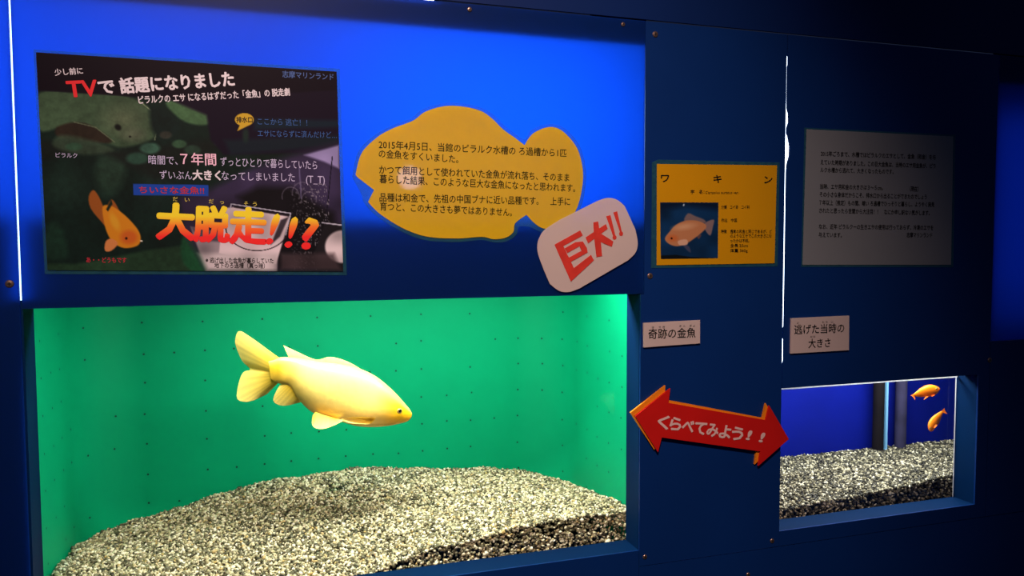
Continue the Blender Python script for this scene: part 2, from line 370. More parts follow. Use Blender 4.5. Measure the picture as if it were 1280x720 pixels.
# tank corner shaped as a pipe with a painted lit edge, plus its reflection
def column(name, label, cat, pc, Y, r, z0, z1, m, bands=True):
    c = at(*pc, Y); t = thing(name, label, cat, (c[0], Y, z0)); n = 20
    rings = []
    def cyl(nm, z0, z1, rr, mm):
        V = [(c[0] + rr * math.cos(2 * math.pi * i / n), Y + rr * math.sin(2 * math.pi * i / n), z) for z in (z0, z1) for i in range(n)]
        return mesh(nm, V, [(i, (i + 1) % n, n + (i + 1) % n, n + i) for i in range(n)] + [tuple(range(n))[::-1], tuple(range(n, 2 * n))], mm, t, smooth=False)
    cyl('pipe', z0, z1, r, m)
    if bands:
        cyl('collar', z1 - .02, z1 - .005, r * 1.15, m); cyl('foot', z0, z0 + .010, r * 1.2, m)
    return t, c
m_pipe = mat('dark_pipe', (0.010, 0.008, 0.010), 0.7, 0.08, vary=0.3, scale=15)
m_murk = mat('murky_reflection', (0.035, 0.033, 0.085), 0.7, 0.2, vary=0.35, scale=18)
m_cyan = mat('lit_edge_blue', (0.20, 0.50, 0.90), 0.35, 0.5)
fp, c = column('corner_seam', 'dark vertical tank corner, shaped as a pipe, with a pale blue lit edge in the small aquarium', 'pipe', (1098, 520), .282, .0115, .99, 1.272, m_pipe)
box('lit_edge', (c[0] + .0135, .274, .998), (c[0] + .0185, .282, 1.27), m_cyan, fp, label='pale blue strip painted as the lit edge of the corner')  # pale blue colour put in for light along the corner
column('corner_reflection', 'murky brown pipe standing in for a reflection of the dark corner, behind the upper little goldfish', 'pipe', (1126, 520), .288, .012, .985, 1.27, m_murk)  # second pipe stands in for the corner's reflection in the side glass

# ------------------------------------------------------------------ gravel
def interp(tab, x): return np.interp(x, [t[0] for t in tab], [t[1] for t in tab])
FR = [(-.32, .985), (-.2, .968), (-.05, .955), (.128, .966), (.211, .985), (.30, 1.001), (.364, 1.008), (.43, 1.013), (.57, 1.015)]
BK = [(-.32, .955), (-.25, .962), (-.15, .984), (-.02, 1.014), (.125, 1.020), (.185, 1.023), (.25, 1.012), (.33, 1.003), (.42, .999), (.49, .985), (.57, .965)]
def h_big(x, y):
    t = np.clip((y - .06) / (LY1 - .07), 0, 1); t = t * t * (3 - 2 * t) * .35 + t * .65
    return interp(FR, x) * (1 - t) + interp(BK, x) * t + .0022 * np.sin(x * 41 + 2 * np.sin(y * 23)) * np.sin(y * 37 + x * 9) + .0012 * np.sin(x * 97 + y * 60)
FR2 = [(.6, .984), (.845, .988), (1.026, .996), (1.239, 1.012), (1.7, 1.012)]
def h_small(x, y):
    t = np.clip((y - .06) / .24, 0, 1); return interp(FR2, x) * (1 - t) + .9985 * t + .0016 * np.sin(x * 47 + 2 * np.sin(y * 31)) * np.sin(y * 41)
def ico(sub):
    if sub == 0:
        v = [(0, 0, 1.0)] + [(math.sin(a) * math.cos(b + o), math.sin(a) * math.sin(b + o), math.cos(a)) for a, o in ((.8, 0), (1.57, .5), (2.34, 0)) for b in np.arange(6) * math.pi / 3] + [(0, 0, -1.0)]
        f = [(0, 1 + i, 1 + (i + 1) % 6) for i in range(6)] + [(19, 13 + (i + 1) % 6, 13 + i) for i in range(6)]
        for k in (0, 6): f += [q for i in range(6) for q in ((1 + k + i, 7 + k + i, 7 + k + (i + 1) % 6), (1 + k + i, 7 + k + (i + 1) % 6, 1 + k + (i + 1) % 6))]
        return np.array(v), np.array(f)
    bm = bmesh.new(); bmesh.ops.create_icosphere(bm, subdivisions=sub, radius=1)
    v = np.array([x.co[:] for x in bm.verts]); f = np.array([[q.index for q in t.verts] for t in bm.faces]); bm.free(); return v, f
def pebbles(name, pts, size, sub, m, label, loc, cat='gravel', bed=None):
    v, f = ico(sub); n = len(pts); k = len(v)
    ax = size * rng.lognormal(0, .22, (n, 1)) * np.array([1.25, .95, .62]) * rng.uniform(.8, 1.2, (n, 3))
    base = v[None] * (1 + .14 * rng.standard_normal((n, k, 1)) * .8) * ax[:, None, :]
    q = rng.standard_normal((n, 4)); q[:, 1:3] *= .45; q /= np.linalg.norm(q, axis=1, keepdims=True)
    w_, x, y, z = q[:, 0], q[:, 1], q[:, 2], q[:, 3]
    Rm = np.stack([1 - 2 * (y * y + z * z), 2 * (x * y - z * w_), 2 * (x * z + y * w_), 2 * (x * y + z * w_), 1 - 2 * (x * x + z * z), 2 * (y * z - x * w_), 2 * (x * z - y * w_), 2 * (y * z + x * w_), 1 - 2 * (x * x + y * y)], 1).reshape(n, 3, 3)
    W = np.einsum('nij,nkj->nki', Rm, base) + pts[:, None, :] - np.array(loc)
    Fc = (f[None] + (np.arange(n) * k)[:, None, None]).reshape(-1, 3)
    V = W.reshape(-1, 3)
    if bed is not None:
        xs, ys, hf = bed; gx, gy = np.meshgrid(xs, ys, indexing='ij'); gz = hf(gx, gy) - size * 1.9
        G = np.stack([gx, gy, gz], -1).reshape(-1, 3) - np.array(loc); ny = len(ys); b0 = len(V); V = np.vstack([V, G]); T3 = []
        for i in range(len(xs) - 1):
            for j in range(ny - 1):
                a = b0 + i * ny + j; T3 += [(a, a + ny, a + 1), (a + ny, a + ny + 1, a + 1)]
        Fc = np.vstack([Fc, np.array(T3)])
    me = bpy.data.meshes.new(name); me.vertices.add(len(V)); me.vertices.foreach_set('co', V.ravel().astype(np.float32))
    me.loops.add(len(Fc) * 3); me.loops.foreach_set('vertex_index', Fc.ravel().astype(np.int32))
    me.polygons.add(len(Fc)); me.polygons.foreach_set('loop_start', np.arange(0, len(Fc) * 3, 3, dtype=np.int32)); me.polygons.foreach_set('loop_total', np.full(len(Fc), 3, np.int32))
    me.polygons.foreach_set('use_smooth', np.ones(len(Fc), bool)); me.update(calc_edges=True); me.materials.append(m)
    o = bpy.data.objects.new(name, me); COL.objects.link(o); o.location = loc; o['kind'] = 'stuff'; o['label'] = label; o['category'] = cat
    return o
ISL = [(0.0, (0.020, 0.019, 0.010)), (0.12, (0.08, 0.075, 0.042)), (0.26, (0.22, 0.20, 0.11)), (0.40, (0.15, 0.15, 0.10)), (0.54, (0.42, 0.38, 0.21)), (0.70, (0.62, 0.57, 0.36)), (0.85, (0.88, 0.84, 0.64)), (0.92, (0.48, 0.34, 0.11)), (1.0, (0.95, 0.93, 0.80))]
m_peb = mat('river_gravel', (.5, .45, .3), 0.5, 0.35, island=ISL, vary=0.12, scale=400)
ISL2 = [(0.0, (0.008, 0.008, 0.006)), (0.25, (0.035, 0.034, 0.026)), (0.50, (0.09, 0.085, 0.06)), (0.70, (0.22, 0.20, 0.13)), (0.88, (0.55, 0.51, 0.36)), (1.0, (0.85, 0.82, 0.68))]
m_peb2 = mat('pale_dark_gravel', (.5, .45, .3), 0.45, 0.4, island=ISL2, vary=0.12, scale=400)
def inside(x, y, r=.10, m=.003):
    x0, x1, y1 = LX0 + m, LX1 - m, LY1 - m; r -= m
    cx = np.where(x < x0 + r, x0 + r, np.where(x > x1 - r, x1 - r, x)); dy = y - (y1 - r)
    return (x > x0) & (x < x1) & (y < y1) & ~((dy > 0) & ((x - cx) ** 2 + dy ** 2 > r * r))
def scatter(n, x0, x1, y0, y1, hf, size, jit):
    d = math.sqrt((x1 - x0) * (y1 - y0) / n); gx, gy = np.meshgrid(np.arange(x0, x1, d), np.arange(y0, y1, d)); x = gx.ravel() + rng.uniform(-.5, .5, gx.size) * d; y = gy.ravel() + rng.uniform(-.5, .5, gx.size) * d
    y = np.clip(y, y0, y1)
    return np.stack([x, y, hf(x, y) + rng.uniform(-jit, jit * .5, x.size)], 1)
P1 = scatter(27000, LX0, LX1, .0680, LY1, h_big, .0025, .0020); P1 = P1[inside(P1[:, 0], P1[:, 1])]
NF = 6500; xf = rng.uniform(LX0 + .004, LX1 - .004, NF); zf = rng.uniform(.945, 1.02, NF); k = zf < h_big(xf, xf * 0 + .06) - .001
P2 = np.stack([xf, .0578 + .011 * np.clip((zf - .95) / (h_big(xf, xf * 0 + .07) - .95), 0, 1) + rng.uniform(0, .002, NF), zf], 1)[k]
P2 = P2[P2[:, 0] > .05]
# raised ridge at the back where pebbles heap against the liner
pebbles('gravel', np.vstack([P1, P2]), .0024, 0, m_peb, 'heap of cream and grey pebbles on the floor of the large green aquarium', (.13, .24, .93), bed=(np.linspace(LX0 + .03, LX1 - .03, 60), np.linspace(.078, LY1 - .03, 30), h_big))
S1 = scatter(14000, .80, 1.66, .0575, SY1 - .003, h_small, .003, .002)
xf = rng.uniform(.80, 1.50, 4200); zf = rng.uniform(.945, 1.015, 4200); k = zf < h_small(xf, xf * 0 + .06) - .001
S2 = np.stack([xf, rng.uniform(.0570, .0595, 4200), zf], 1)[k]
pebbles('gravel', np.vstack([S1, S2]), .0024, 0, m_peb2, 'bed of speckled light and dark pebbles in the small blue aquarium', (1.15, .18, .93), bed=(np.linspace(.66, 1.70, 50), np.linspace(.060, SY1 - .004, 20), h_small))

# ------------------------------------------------------------------ goldfish
def cr(P, k):
    P = [np.array(p, float) for p in P]; out = []
    for i in range(len(P) - 1):
        a, b, c, d = P[max(i - 1, 0)], P[i], P[i + 1], P[min(i + 2, len(P) - 1)]
        for j in range(k):
            t = j / k; out.append(0.5 * ((2 * b) + (-a + c) * t + (2 * a - 5 * b + 4 * c - d) * t * t + (-a + 3 * b - 3 * c + d) * t ** 3))
    out.append(P[-1]); return np.array(out)
def goldfish(label, Z, secs, widths, fins, eye, Y, yaw, m_body, m_fin, colf, k=5, pect=None):
    """Z: sketch coordinates -> photo pixels; secs: (top, bottom) pairs from tail root to snout"""
    Y_at = lambda t: Y + yaw * (t - .5)
    mid = at(*Z(*(np.array(secs[len(secs) // 2]).mean(0))), Y)
    t = thing('goldfish', label, 'fish', tuple(mid))
    ns = len(secs); tops = cr([s[0] for s in secs], k); bots = cr([s[1] for s in secs], k); ws = cr([(w_, 0) for w_ in widths], k)[:, 0]
    n = 24; V = []; C = []; m_ = len(tops)
    for i in range(m_):
        yy = Y_at(i / (m_ - 1)); A = at(*Z(*tops[i]), yy); Bq = at(*Z(*bots[i]), yy); c = (A + Bq) / 2; v = (A - Bq) / 2; h = np.linalg.norm(v)
        for j in range(n):
            a = 2 * math.pi * j / n; ca, sa = math.cos(a), math.sin(a)
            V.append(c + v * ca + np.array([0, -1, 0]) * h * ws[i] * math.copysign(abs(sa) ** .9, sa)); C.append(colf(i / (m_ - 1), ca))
    Fc = [(i * n + j, i * n + (j + 1) % n, (i + 1) * n + (j + 1) % n, (i + 1) * n + j) for i in range(m_ - 1) for j in range(n)]
    Fc += [tuple(range(n))[::-1], tuple(range((m_ - 1) * n, m_ * n))]
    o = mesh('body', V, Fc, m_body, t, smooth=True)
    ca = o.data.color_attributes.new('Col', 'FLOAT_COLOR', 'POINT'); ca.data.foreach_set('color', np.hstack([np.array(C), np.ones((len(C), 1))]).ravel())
    for nm, base, edge, y0, y1, rays in fins:
        bl = cr(base, 8); el = cr(edge, 8); N = rays * 2 + 1; Mn = 6; V = []; C = []
        bi = np.linspace(0, len(bl) - 1, N); ei = np.linspace(0, len(el) - 1, N)
        f = lambda L_, q: L_[int(q)] * (1 - q % 1) + L_[min(int(q) + 1, len(L_) - 1)] * (q % 1)
        for side in (-1, 1):
            for i in range(N):
                b_, e_ = f(bl, bi[i]), f(el, ei[i])
                for j in range(Mn + 1):
                    u = j / Mn; p = b_ * (1 - u) + e_ * u; yy = y0 * (1 - u) + y1 * u
                    th = (.0011 * (1 - u) + .00025) * (1.0 if i % 2 else .45) * fin_scale[0]
                    q_ = at(*Z(*p), yy); q_ = at(*Z(*p), yy + (.45 * (q_[2] - mid[2] - .02) if nm == 'tail_fin' else 0) * u)
                    V.append(q_ + np.array([0, side * th, 0])); C.append(tuple((np.array((1.0, .62, .03)) * (1 - .8 * u) + np.array((1.0, .84, .26)) * .8 * u) * (1.0 if i % 2 else .84)) if fin_scale[0] == 1 else colf(0, 0))
        S = N * (Mn + 1); Fc = []
        for i in range(N - 1):
            for j in range(Mn):
                a = i * (Mn + 1) + j; b2 = a + Mn + 1; Fc += [(a, b2, b2 + 1, a + 1), (S + a, S + a + 1, S + b2 + 1, S + b2)]
        o = mesh(nm, V, Fc, m_fin, t, smooth=True)
        ca = o.data.color_attributes.new('Col', 'FLOAT_COLOR', 'POINT'); ca.data.foreach_set('color', np.hstack([np.array(C), np.ones((len(C), 1))]).ravel())
    ex, ey, er, fr = eye
    v, f3 = ico(2); off = LOC[t.name]
    c = at(*Z(ex, ey), Y - fr); rr = np.linalg.norm(at(*Z(ex + er, ey), Y) - at(*Z(ex, ey), Y))
    e = mesh('eye', [c + q * np.array([rr, rr * .45, rr]) for q in v], [tuple(q) for q in f3], m_eyewhite, t, smooth=True, label='pale ringed eye')
    mesh('pupil', [c + np.array([rr * .1, -rr * .3, rr * .05]) + q * np.array([rr, rr * .4, rr]) * .62 for q in v], [tuple(q) for q in f3], m_pupil, e, smooth=True)
    return t
m_eyewhite = mat('eye_ring', (0.50, 0.34, 0.08), 0.25, 0.5, coat=0.5)
m_pupil = mat('pupil', (0.01, 0.007, 0.006), 0.1, 0.6)
m_skin = mat('yellow_scales', (.9, .7, .2), 0.38, 0.45, attr='Col', vary=0.06, scale=130, bump=0.25, coat=0.25)
m_fin = mat('yellow_fin', (.9, .6, .2), 0.5, 0.3, attr='Col', transl=(.95, .72, .25), tfac=0.22, sss=1)
m_skin2 = mat('orange_scales', (.9, .3, .02), 0.35, 0.45, attr='Col', vary=0.08, scale=200)
m_fin2 = mat('orange_fin', (.9, .3, .02), 0.5, 0.3, attr='Col', transl=(.9, .35, .05), tfac=0.4, sss=1)
def lerp(a, b, t): return tuple(np.array(a) * (1 - t) + np.array(b) * t)
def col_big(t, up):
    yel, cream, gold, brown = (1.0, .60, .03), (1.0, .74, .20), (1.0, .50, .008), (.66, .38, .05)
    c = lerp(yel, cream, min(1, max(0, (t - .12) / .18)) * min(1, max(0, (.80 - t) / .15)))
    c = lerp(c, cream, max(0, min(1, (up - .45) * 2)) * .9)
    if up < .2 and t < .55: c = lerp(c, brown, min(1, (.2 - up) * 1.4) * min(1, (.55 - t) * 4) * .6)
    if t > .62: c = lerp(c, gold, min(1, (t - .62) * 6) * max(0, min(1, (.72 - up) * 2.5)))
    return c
Zb = lambda x, y: (x / 4.237 + 270, y / 4.237 + 390)
secs = [((276, 262), (288, 356)), ((304, 255), (318, 372)), ((345, 240), (345, 382)), ((400, 240), (393, 400)), ((455, 247), (432, 458)), ((540, 262), (505, 528)), ((630, 272), (592, 562)), ((710, 286), (672, 584)), ((780, 307), (750, 605)),
        ((850, 343), (828, 609)), ((915, 395), (895, 604)), ((963, 442), (950, 595)), ((1003, 487), (1000, 583)), ((1028, 518), (1024, 571)), ((1037, 535), (1035, 555))]
fin_scale = [1]
y_ = .20
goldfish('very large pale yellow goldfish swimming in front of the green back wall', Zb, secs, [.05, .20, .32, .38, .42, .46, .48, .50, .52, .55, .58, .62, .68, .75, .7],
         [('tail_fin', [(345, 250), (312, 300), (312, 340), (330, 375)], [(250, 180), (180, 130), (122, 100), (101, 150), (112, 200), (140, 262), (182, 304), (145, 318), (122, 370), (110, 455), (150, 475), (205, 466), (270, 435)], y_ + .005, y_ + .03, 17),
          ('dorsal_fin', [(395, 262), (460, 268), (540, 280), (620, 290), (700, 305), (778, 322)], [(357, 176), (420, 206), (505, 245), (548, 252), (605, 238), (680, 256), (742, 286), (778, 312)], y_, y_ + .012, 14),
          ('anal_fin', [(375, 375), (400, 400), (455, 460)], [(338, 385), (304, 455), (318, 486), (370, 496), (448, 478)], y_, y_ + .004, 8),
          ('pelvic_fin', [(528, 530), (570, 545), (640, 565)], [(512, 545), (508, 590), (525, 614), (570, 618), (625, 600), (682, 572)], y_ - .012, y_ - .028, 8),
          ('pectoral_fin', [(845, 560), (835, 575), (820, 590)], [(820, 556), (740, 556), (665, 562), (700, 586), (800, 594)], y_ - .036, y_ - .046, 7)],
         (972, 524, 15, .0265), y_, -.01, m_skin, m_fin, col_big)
Zs = lambda x, y: (x / 6 + 1070, y / 6 + 460)
fin_scale = [.4]
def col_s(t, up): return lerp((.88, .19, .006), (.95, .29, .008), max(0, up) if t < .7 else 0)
goldfish('small orange goldfish near the top of the small blue aquarium', Zs, [((432, 196), (436, 210)), ((465, 168), (466, 216)), ((500, 145), (503, 218)), ((545, 128), (545, 215)), ((585, 129), (578, 207)), ((612, 139), (605, 190)), ((627, 152), (624, 167))],
         [.4, .45, .5, .5, .5, .55, .6],
         [('tail_fin', [(440, 192), (436, 205), (442, 212)], [(408, 206), (425, 214), (443, 240)], .155, .16, 4), ('dorsal_fin', [(480, 165), (520, 145), (570, 135)], [(470, 158), (520, 130), (575, 124)], .15, .152, 4),
          ('pelvic_fin', [(525, 212), (545, 212)], [(508, 238), (538, 218)], .146, .142, 3), ('anal_fin', [(570, 206), (592, 196)], [(568, 214), (588, 206)], .146, .142, 3)],
         (604, 156, 7, .0082), .15, -.004, m_skin2, m_fin2, col_s, k=4)
goldfish('tiny orange goldfish diving head down in the small blue aquarium', Zs, [((642, 322), (654, 332)), ((610, 340), (632, 378)), ((575, 366), (612, 402)), ((553, 395), (602, 428)), ((543, 425), (588, 452)), ((544, 455), (574, 470)), ((553, 473), (563, 475))],
         [.4, .45, .5, .5, .5, .55, .6],
         [('tail_fin', [(640, 325), (650, 335)], [(664, 300), (668, 320), (685, 345)], .145, .15, 4), ('dorsal_fin', [(622, 385), (602, 420)], [(640, 372), (618, 425)], .14, .142, 4),
          ('pelvic_fin', [(590, 420), (580, 445)], [(612, 430), (590, 450)], .136, .132, 3)],
         (556, 450, 6, .0060), .14, -.004, m_skin2, m_fin2, col_s, k=4)

# ------------------------------------------------------------------ printed pictures (flat prints) drawn point by point
def picture(name, quad, nx, ny, func, Y, parent):
    """grid on the sign plane, colours given per point by func(u, v arrays) in display values"""
    c = [at(*q, Y) for q in quad]      # TL TR BR BL
    U, Vv = np.meshgrid(np.linspace(0, 1, nx), np.linspace(0, 1, ny))
    P = (c[0][None, None] * ((1 - U) * (1 - Vv))[..., None] + c[1] * (U * (1 - Vv))[..., None] + c[2] * (U * Vv)[..., None] + c[3] * ((1 - U) * Vv)[..., None]).reshape(-1, 3) - LOC[parent.name]
    i, j = np.meshgrid(np.arange(nx - 1), np.arange(ny - 1)); a = (j * nx + i).ravel(); Fc = np.stack([a, a + nx, a + nx + 1, a + 1], 1)
    me = bpy.data.meshes.new(name); me.vertices.add(len(P)); me.vertices.foreach_set('co', P.ravel()); me.loops.add(len(Fc) * 4); me.loops.foreach_set('vertex_index', Fc.ravel().astype(np.int32))
    me.polygons.add(len(Fc)); me.polygons.foreach_set('loop_start', np.arange(0, len(Fc) * 4, 4, dtype=np.int32)); me.polygons.foreach_set('loop_total', np.full(len(Fc), 4, np.int32)); me.update(calc_edges=True)
    d = (P + LOC[parent.name] - CAM) @ R; rgb = func((640 + F * d[:, 0] / d[:, 2]).reshape(U.shape), (360 + F * d[:, 1] / d[:, 2]).reshape(U.shape)); l = np.where(rgb <= 10, rgb / 255 / 12.92, ((np.maximum(rgb, 0) / 255 + .055) / 1.055) ** 2.4)
    l = np.clip(l * PG, 0, 1).reshape(-1, 3)
    ca = me.color_attributes.new('Col', 'FLOAT_COLOR', 'POINT'); ca.data.foreach_set('color', np.hstack([l, np.ones((len(l), 1))]).ravel())
    me.materials.append(m_printed); return link(name, me, parent)
PG = np.array([1.0, 1.45, 1.8])      # ink strength under the warm hall light
def vnoise(X, Yq, s, seed):
    r = np.random.default_rng(seed); T_ = r.random((64, 64)); x = (X / s) % 63; y = (Yq / s) % 63; i = x.astype(int); j = y.astype(int); fx = x - i; fy = y - j
    fx = fx * fx * (3 - 2 * fx); fy = fy * fy * (3 - 2 * fy)
    return (T_[i, j] * (1 - fx) + T_[i + 1, j] * fx) * (1 - fy) + (T_[i, j + 1] * (1 - fx) + T_[i + 1, j + 1] * fx) * fy
class Paint:
    def __init__(s, X, Y, bg): s.X, s.Y = X, Y; s.c = np.zeros(X.shape + (3,)) + np.array(bg, float)
    def put(s, mask, col):
        col = np.array(col, float); s.c = s.c * (1 - mask[..., None]) + (col if col.ndim == 3 else col[None, None]) * mask[..., None]
    def poly(s, pts, col, soft=3.0, k=None, op=1.0):
        P = np.array(pts if k is None else smoothline(pts, (), k), float); ins = np.zeros(s.X.shape, bool); dist = np.full(s.X.shape, 1e9)
        for a, b in zip(P, np.roll(P, -1, 0)):
            c = ((a[1] > s.Y) != (b[1] > s.Y)); xx = (b[0] - a[0]) * (s.Y - a[1]) / (b[1] - a[1] + 1e-9) + a[0]; ins ^= c & (s.X < xx)
            d = b - a; t = np.clip(((s.X - a[0]) * d[0] + (s.Y - a[1]) * d[1]) / (d @ d + 1e-9), 0, 1); dist = np.minimum(dist, np.hypot(s.X - a[0] - t * d[0], s.Y - a[1] - t * d[1]))
        sd = np.where(ins, dist, -dist); s.put(np.clip(sd / soft + .5, 0, 1) * op, col)
    def ell(s, cx, cy, rx, ry, col, soft=.25, op=1.0, ang=0):
        a = math.radians(ang); dx, dy = s.X - cx, s.Y - cy; u = (dx * math.cos(a) + dy * math.sin(a)) / rx; v = (-dx * math.sin(a) + dy * math.cos(a)) / ry
        s.put(np.clip((1 - np.hypot(u, v)) / soft, 0, 1) * op, col)
    def line(s, a, b, w_, col, op=1.0):
        a, b = np.array(a, float), np.array(b, float); d = b - a; t = np.clip(((s.X - a[0]) * d[0] + (s.Y - a[1]) * d[1]) / (d @ d), 0, 1)
        s.put(np.clip(w_ / 2 + .6 - np.hypot(s.X - a[0] - t * d[0], s.Y - a[1] - t * d[1]), 0, 1) * op, col)
def poster_art(U, V):
    X, Y = (U - 30) * 2.4, (V - 50) * 2.4      # the print's own drawing units
    p = Paint(X, Y, (13, 26, 20)); n1 = vnoise(X, Y, 60, 1); n2 = vnoise(X, Y, 14, 2); n3 = vnoise(X, Y, 5, 3)
    # rocks and water of the green photograph
    p.ell(120, 440, 110, 90, (26, 42, 32), .8, .7); p.ell(260, 390, 60, 95, (40, 58, 42), .5, .8, 8); p.ell(400, 430, 70, 90, (22, 34, 28), .7, .8)
    p.poly([(45, 300), (150, 315), (330, 330), (560, 300), (560, 345), (420, 420), (200, 330), (60, 360)], (18, 22, 18), 25, 4, .9)
    # big carp-like head
    p.poly([(44, 160), (160, 158), (270, 160), (345, 182), (385, 215), (400, 262), (392, 292), (350, 312), (290, 322), (240, 305), (190, 278), (120, 262), (44, 270)], (58, 72, 48), 10, 4)
    p.ell(300, 240, 95, 70, (86, 88, 62), .9, .8); p.ell(330, 285, 55, 30, (98, 96, 72), .8, .7)
    p.poly([(98, 262), (150, 247), (205, 258), (262, 300), (240, 310), (150, 300), (100, 290)], (38, 28, 20), 8, 4); p.poly([(110, 285), (200, 300), (270, 330), (180, 345), (90, 320)], (52, 62, 44), 12, 4, .8)
    p.line((150, 246), (215, 262), 3, (90, 92, 66), .8); p.line((215, 262), (272, 306), 3, (90, 92, 66), .8); p.ell(282, 262, 14, 11, (16, 16, 14), .5, 1, 40); p.ell(318, 290, 5, 4, (14, 14, 12), .5)
    for a, b in zip([(345, 182), (385, 215), (400, 262)], [(385, 215), (400, 262), (392, 300)]): p.line(a, b, 2.5, (150, 150, 110), .7)
    # second fish and pebbles
    p.poly([(425, 190), (470, 180), (520, 190), (552, 225), (556, 250), (520, 255), (470, 238)], (62, 84, 52), 8, 4); p.poly([(380, 200), (430, 215), (470, 260), (420, 300), (385, 270)], (14, 26, 22), 15, 4)
    for x, y, a, b, c in [(378, 325, 36, 20, (52, 78, 60)), (466, 312, 26, 15, (46, 66, 44)), (425, 285, 22, 14, (44, 42, 34)), (505, 330, 30, 18, (34, 48, 36)), (576, 290, 10, 30, (36, 56, 44)), (150, 320, 30, 14, (44, 66, 46)), (340, 355, 40, 22, (36, 58, 44))]: p.ell(x, y, a, b, c, .35)
    # ground of the green photograph
    p.poly([(70, 560), (110, 560), (130, 650), (60, 650)], (20, 40, 28), 20, 4); p.poly([(150, 672), (250, 655), (500, 615), (545, 695), (60, 695), (80, 670)], (30, 48, 30), 10, 2); p.poly([(490, 545), (530, 600), (545, 690), (500, 690), (470, 640)], (22, 60, 34), 10, 4)
    p.c *= (.78 + .44 * n1 * .6 + .3 * n2 * .6 + .12 * n3)[..., None]
    # dark header and right part
    p.poly([(30, 30), (960, 88), (960, 335), (600, 345), (560, 300), (548, 225), (440, 180), (230, 150), (40, 152)], (19, 8, 24), 10)
    p.poly([(30, 30), (960, 88), (950, 150), (440, 178), (36, 150)], (11, 3, 14), 5)
    p.poly([(690, 236), (945, 240), (945, 262), (690, 270)], (16, 30, 38), 14, op=.9); p.poly([(600, 300), (945, 285), (940, 318), (620, 345)], (18, 30, 34), 16, op=.8)
    p.ell(665, 285, 14, 30, (28, 46, 34), .6, .8)
    # machine room photograph
    q2 = Paint(X, Y, (42, 30, 46))
    q2.poly([(560, 370), (940, 330), (960, 520), (780, 470), (560, 480)], (54, 40, 62), 40); q2.poly([(840, 345), (945, 315), (945, 385), (900, 365)], (150, 125, 160), 8); q2.poly([(640, 470), (700, 440), (800, 440), (930, 520), (960, 690), (760, 690), (720, 560)], (17, 13, 16), 25)
    q2.line((826, 385), (832, 475), 4, (120, 100, 130), .6); q2.line((925, 350), (905, 550), 3, (20, 14, 26), 1)
    for cx, cy, r in [(800, 470, 26), (835, 460, 30), (855, 480, 22)]:
        d = np.abs(np.hypot(X - cx, (Y - cy) * .9) - r); q2.put(np.clip(1.8 - d, 0, 1) * .45 * (Y < cy + 8), (130, 110, 120))
    sp = np.clip((vnoise(X * 1.3, Y, 4, 5) - .72) * 6, 0, 1) * np.clip((X - 790) / 60, 0, 1) * (Y > 430) * (X < 915); q2.put(sp * .75, (150, 130, 130))
    q2.poly([(905, 545), (960, 552), (960, 690), (880, 690), (870, 640)], (28, 22, 24), 6); q2.ell(955, 620, 55, 52, (205, 172, 165), .12)
    q2.line((895, 548), (958, 556), 3.5, (180, 160, 165)); q2.poly([(770, 640), (930, 640), (950, 690), (770, 690)], (70, 50, 50), 15, op=.8)
    q2.poly([(500, 560), (640, 590), (760, 630), (760, 695), (545, 695)], (150, 124, 122), 6); q2.poly([(500, 560), (620, 585), (640, 610), (520, 600)], (58, 46, 52), 8, op=.8)
    q2.poly([(598, 505), (640, 500), (800, 528), (756, 672), (585, 640)], (215, 178, 172), 4); q2.poly([(630, 495), (798, 524), (795, 530), (630, 503)], (30, 20, 26), 3)
    dd = np.abs(np.hypot((X - 700) / 95, (Y - 560) / 72) - 1) * 80; q2.put(np.clip(2.2 - dd, 0, 1) * (Y > 555), (40, 26, 30)); q2.poly([(770, 540), (795, 530), (768, 590), (740, 615)], (60, 46, 50), 5)
    for a, b in [((622, 492), (800, 520)), ((800, 520), (785, 585)), ((622, 492), (618, 508))]: q2.line(a, b, 2.6, (190, 170, 175))
    q2.poly([(520, 640), (760, 640), (752, 694), (548, 694)], (195, 165, 158), 14)
    q2.c *= (.8 + .4 * vnoise(X, Y, 45, 8))[..., None]
    poly = Paint(X, Y, (0, 0, 0)); poly.poly([(548, 694), (520, 640), (480, 575), (460, 470), (560, 445), (700, 378), (800, 345), (870, 325), (965, 300), (975, 700)], (1, 1, 1), 26)
    p.put(poly.c[..., 0], q2.c)
    # print of the orange goldfish
    o1, o2, o3 = (208, 118, 24), (196, 82, 26), (214, 140, 34)
    p.poly([(194, 470), (208, 450), (225, 470), (243, 505), (262, 478), (280, 500), (292, 530), (285, 545), (250, 560), (232, 545), (200, 505)], (150, 74, 26), 4, 3)
    p.poly([(236, 500), (262, 498), (296, 520), (325, 548), (345, 575), (350, 600), (338, 618), (300, 624), (268, 608), (250, 580), (240, 545)], o1, 4, 4)
    p.ell(272, 545, 16, 38, o3, .6, .9, -25); p.ell(315, 592, 34, 28, o2, .5, .9); p.poly([(245, 605), (262, 596), (282, 610), (262, 632), (243, 632)], (208, 116, 60), 3, 3); p.ell(307, 595, 5, 5, (40, 14, 8), .3); p.ell(352, 603, 5, 3, (220, 190, 160), .4)
    p.poly([(262, 478), (246, 508), (252, 515), (266, 492)], (28, 34, 22), 2)
    # caption box
    p.poly([(328, 432), (553, 435), (553, 468), (328, 465)], (27, 62, 142), 1.5)
    # balloon
    p.poly([(650, 250), (676, 255), (640, 273)], (205, 150, 40), 1.5); p.ell(661, 239, 29, 20, (205, 150, 40), .06)
    return np.clip(p.c, 0, 255)
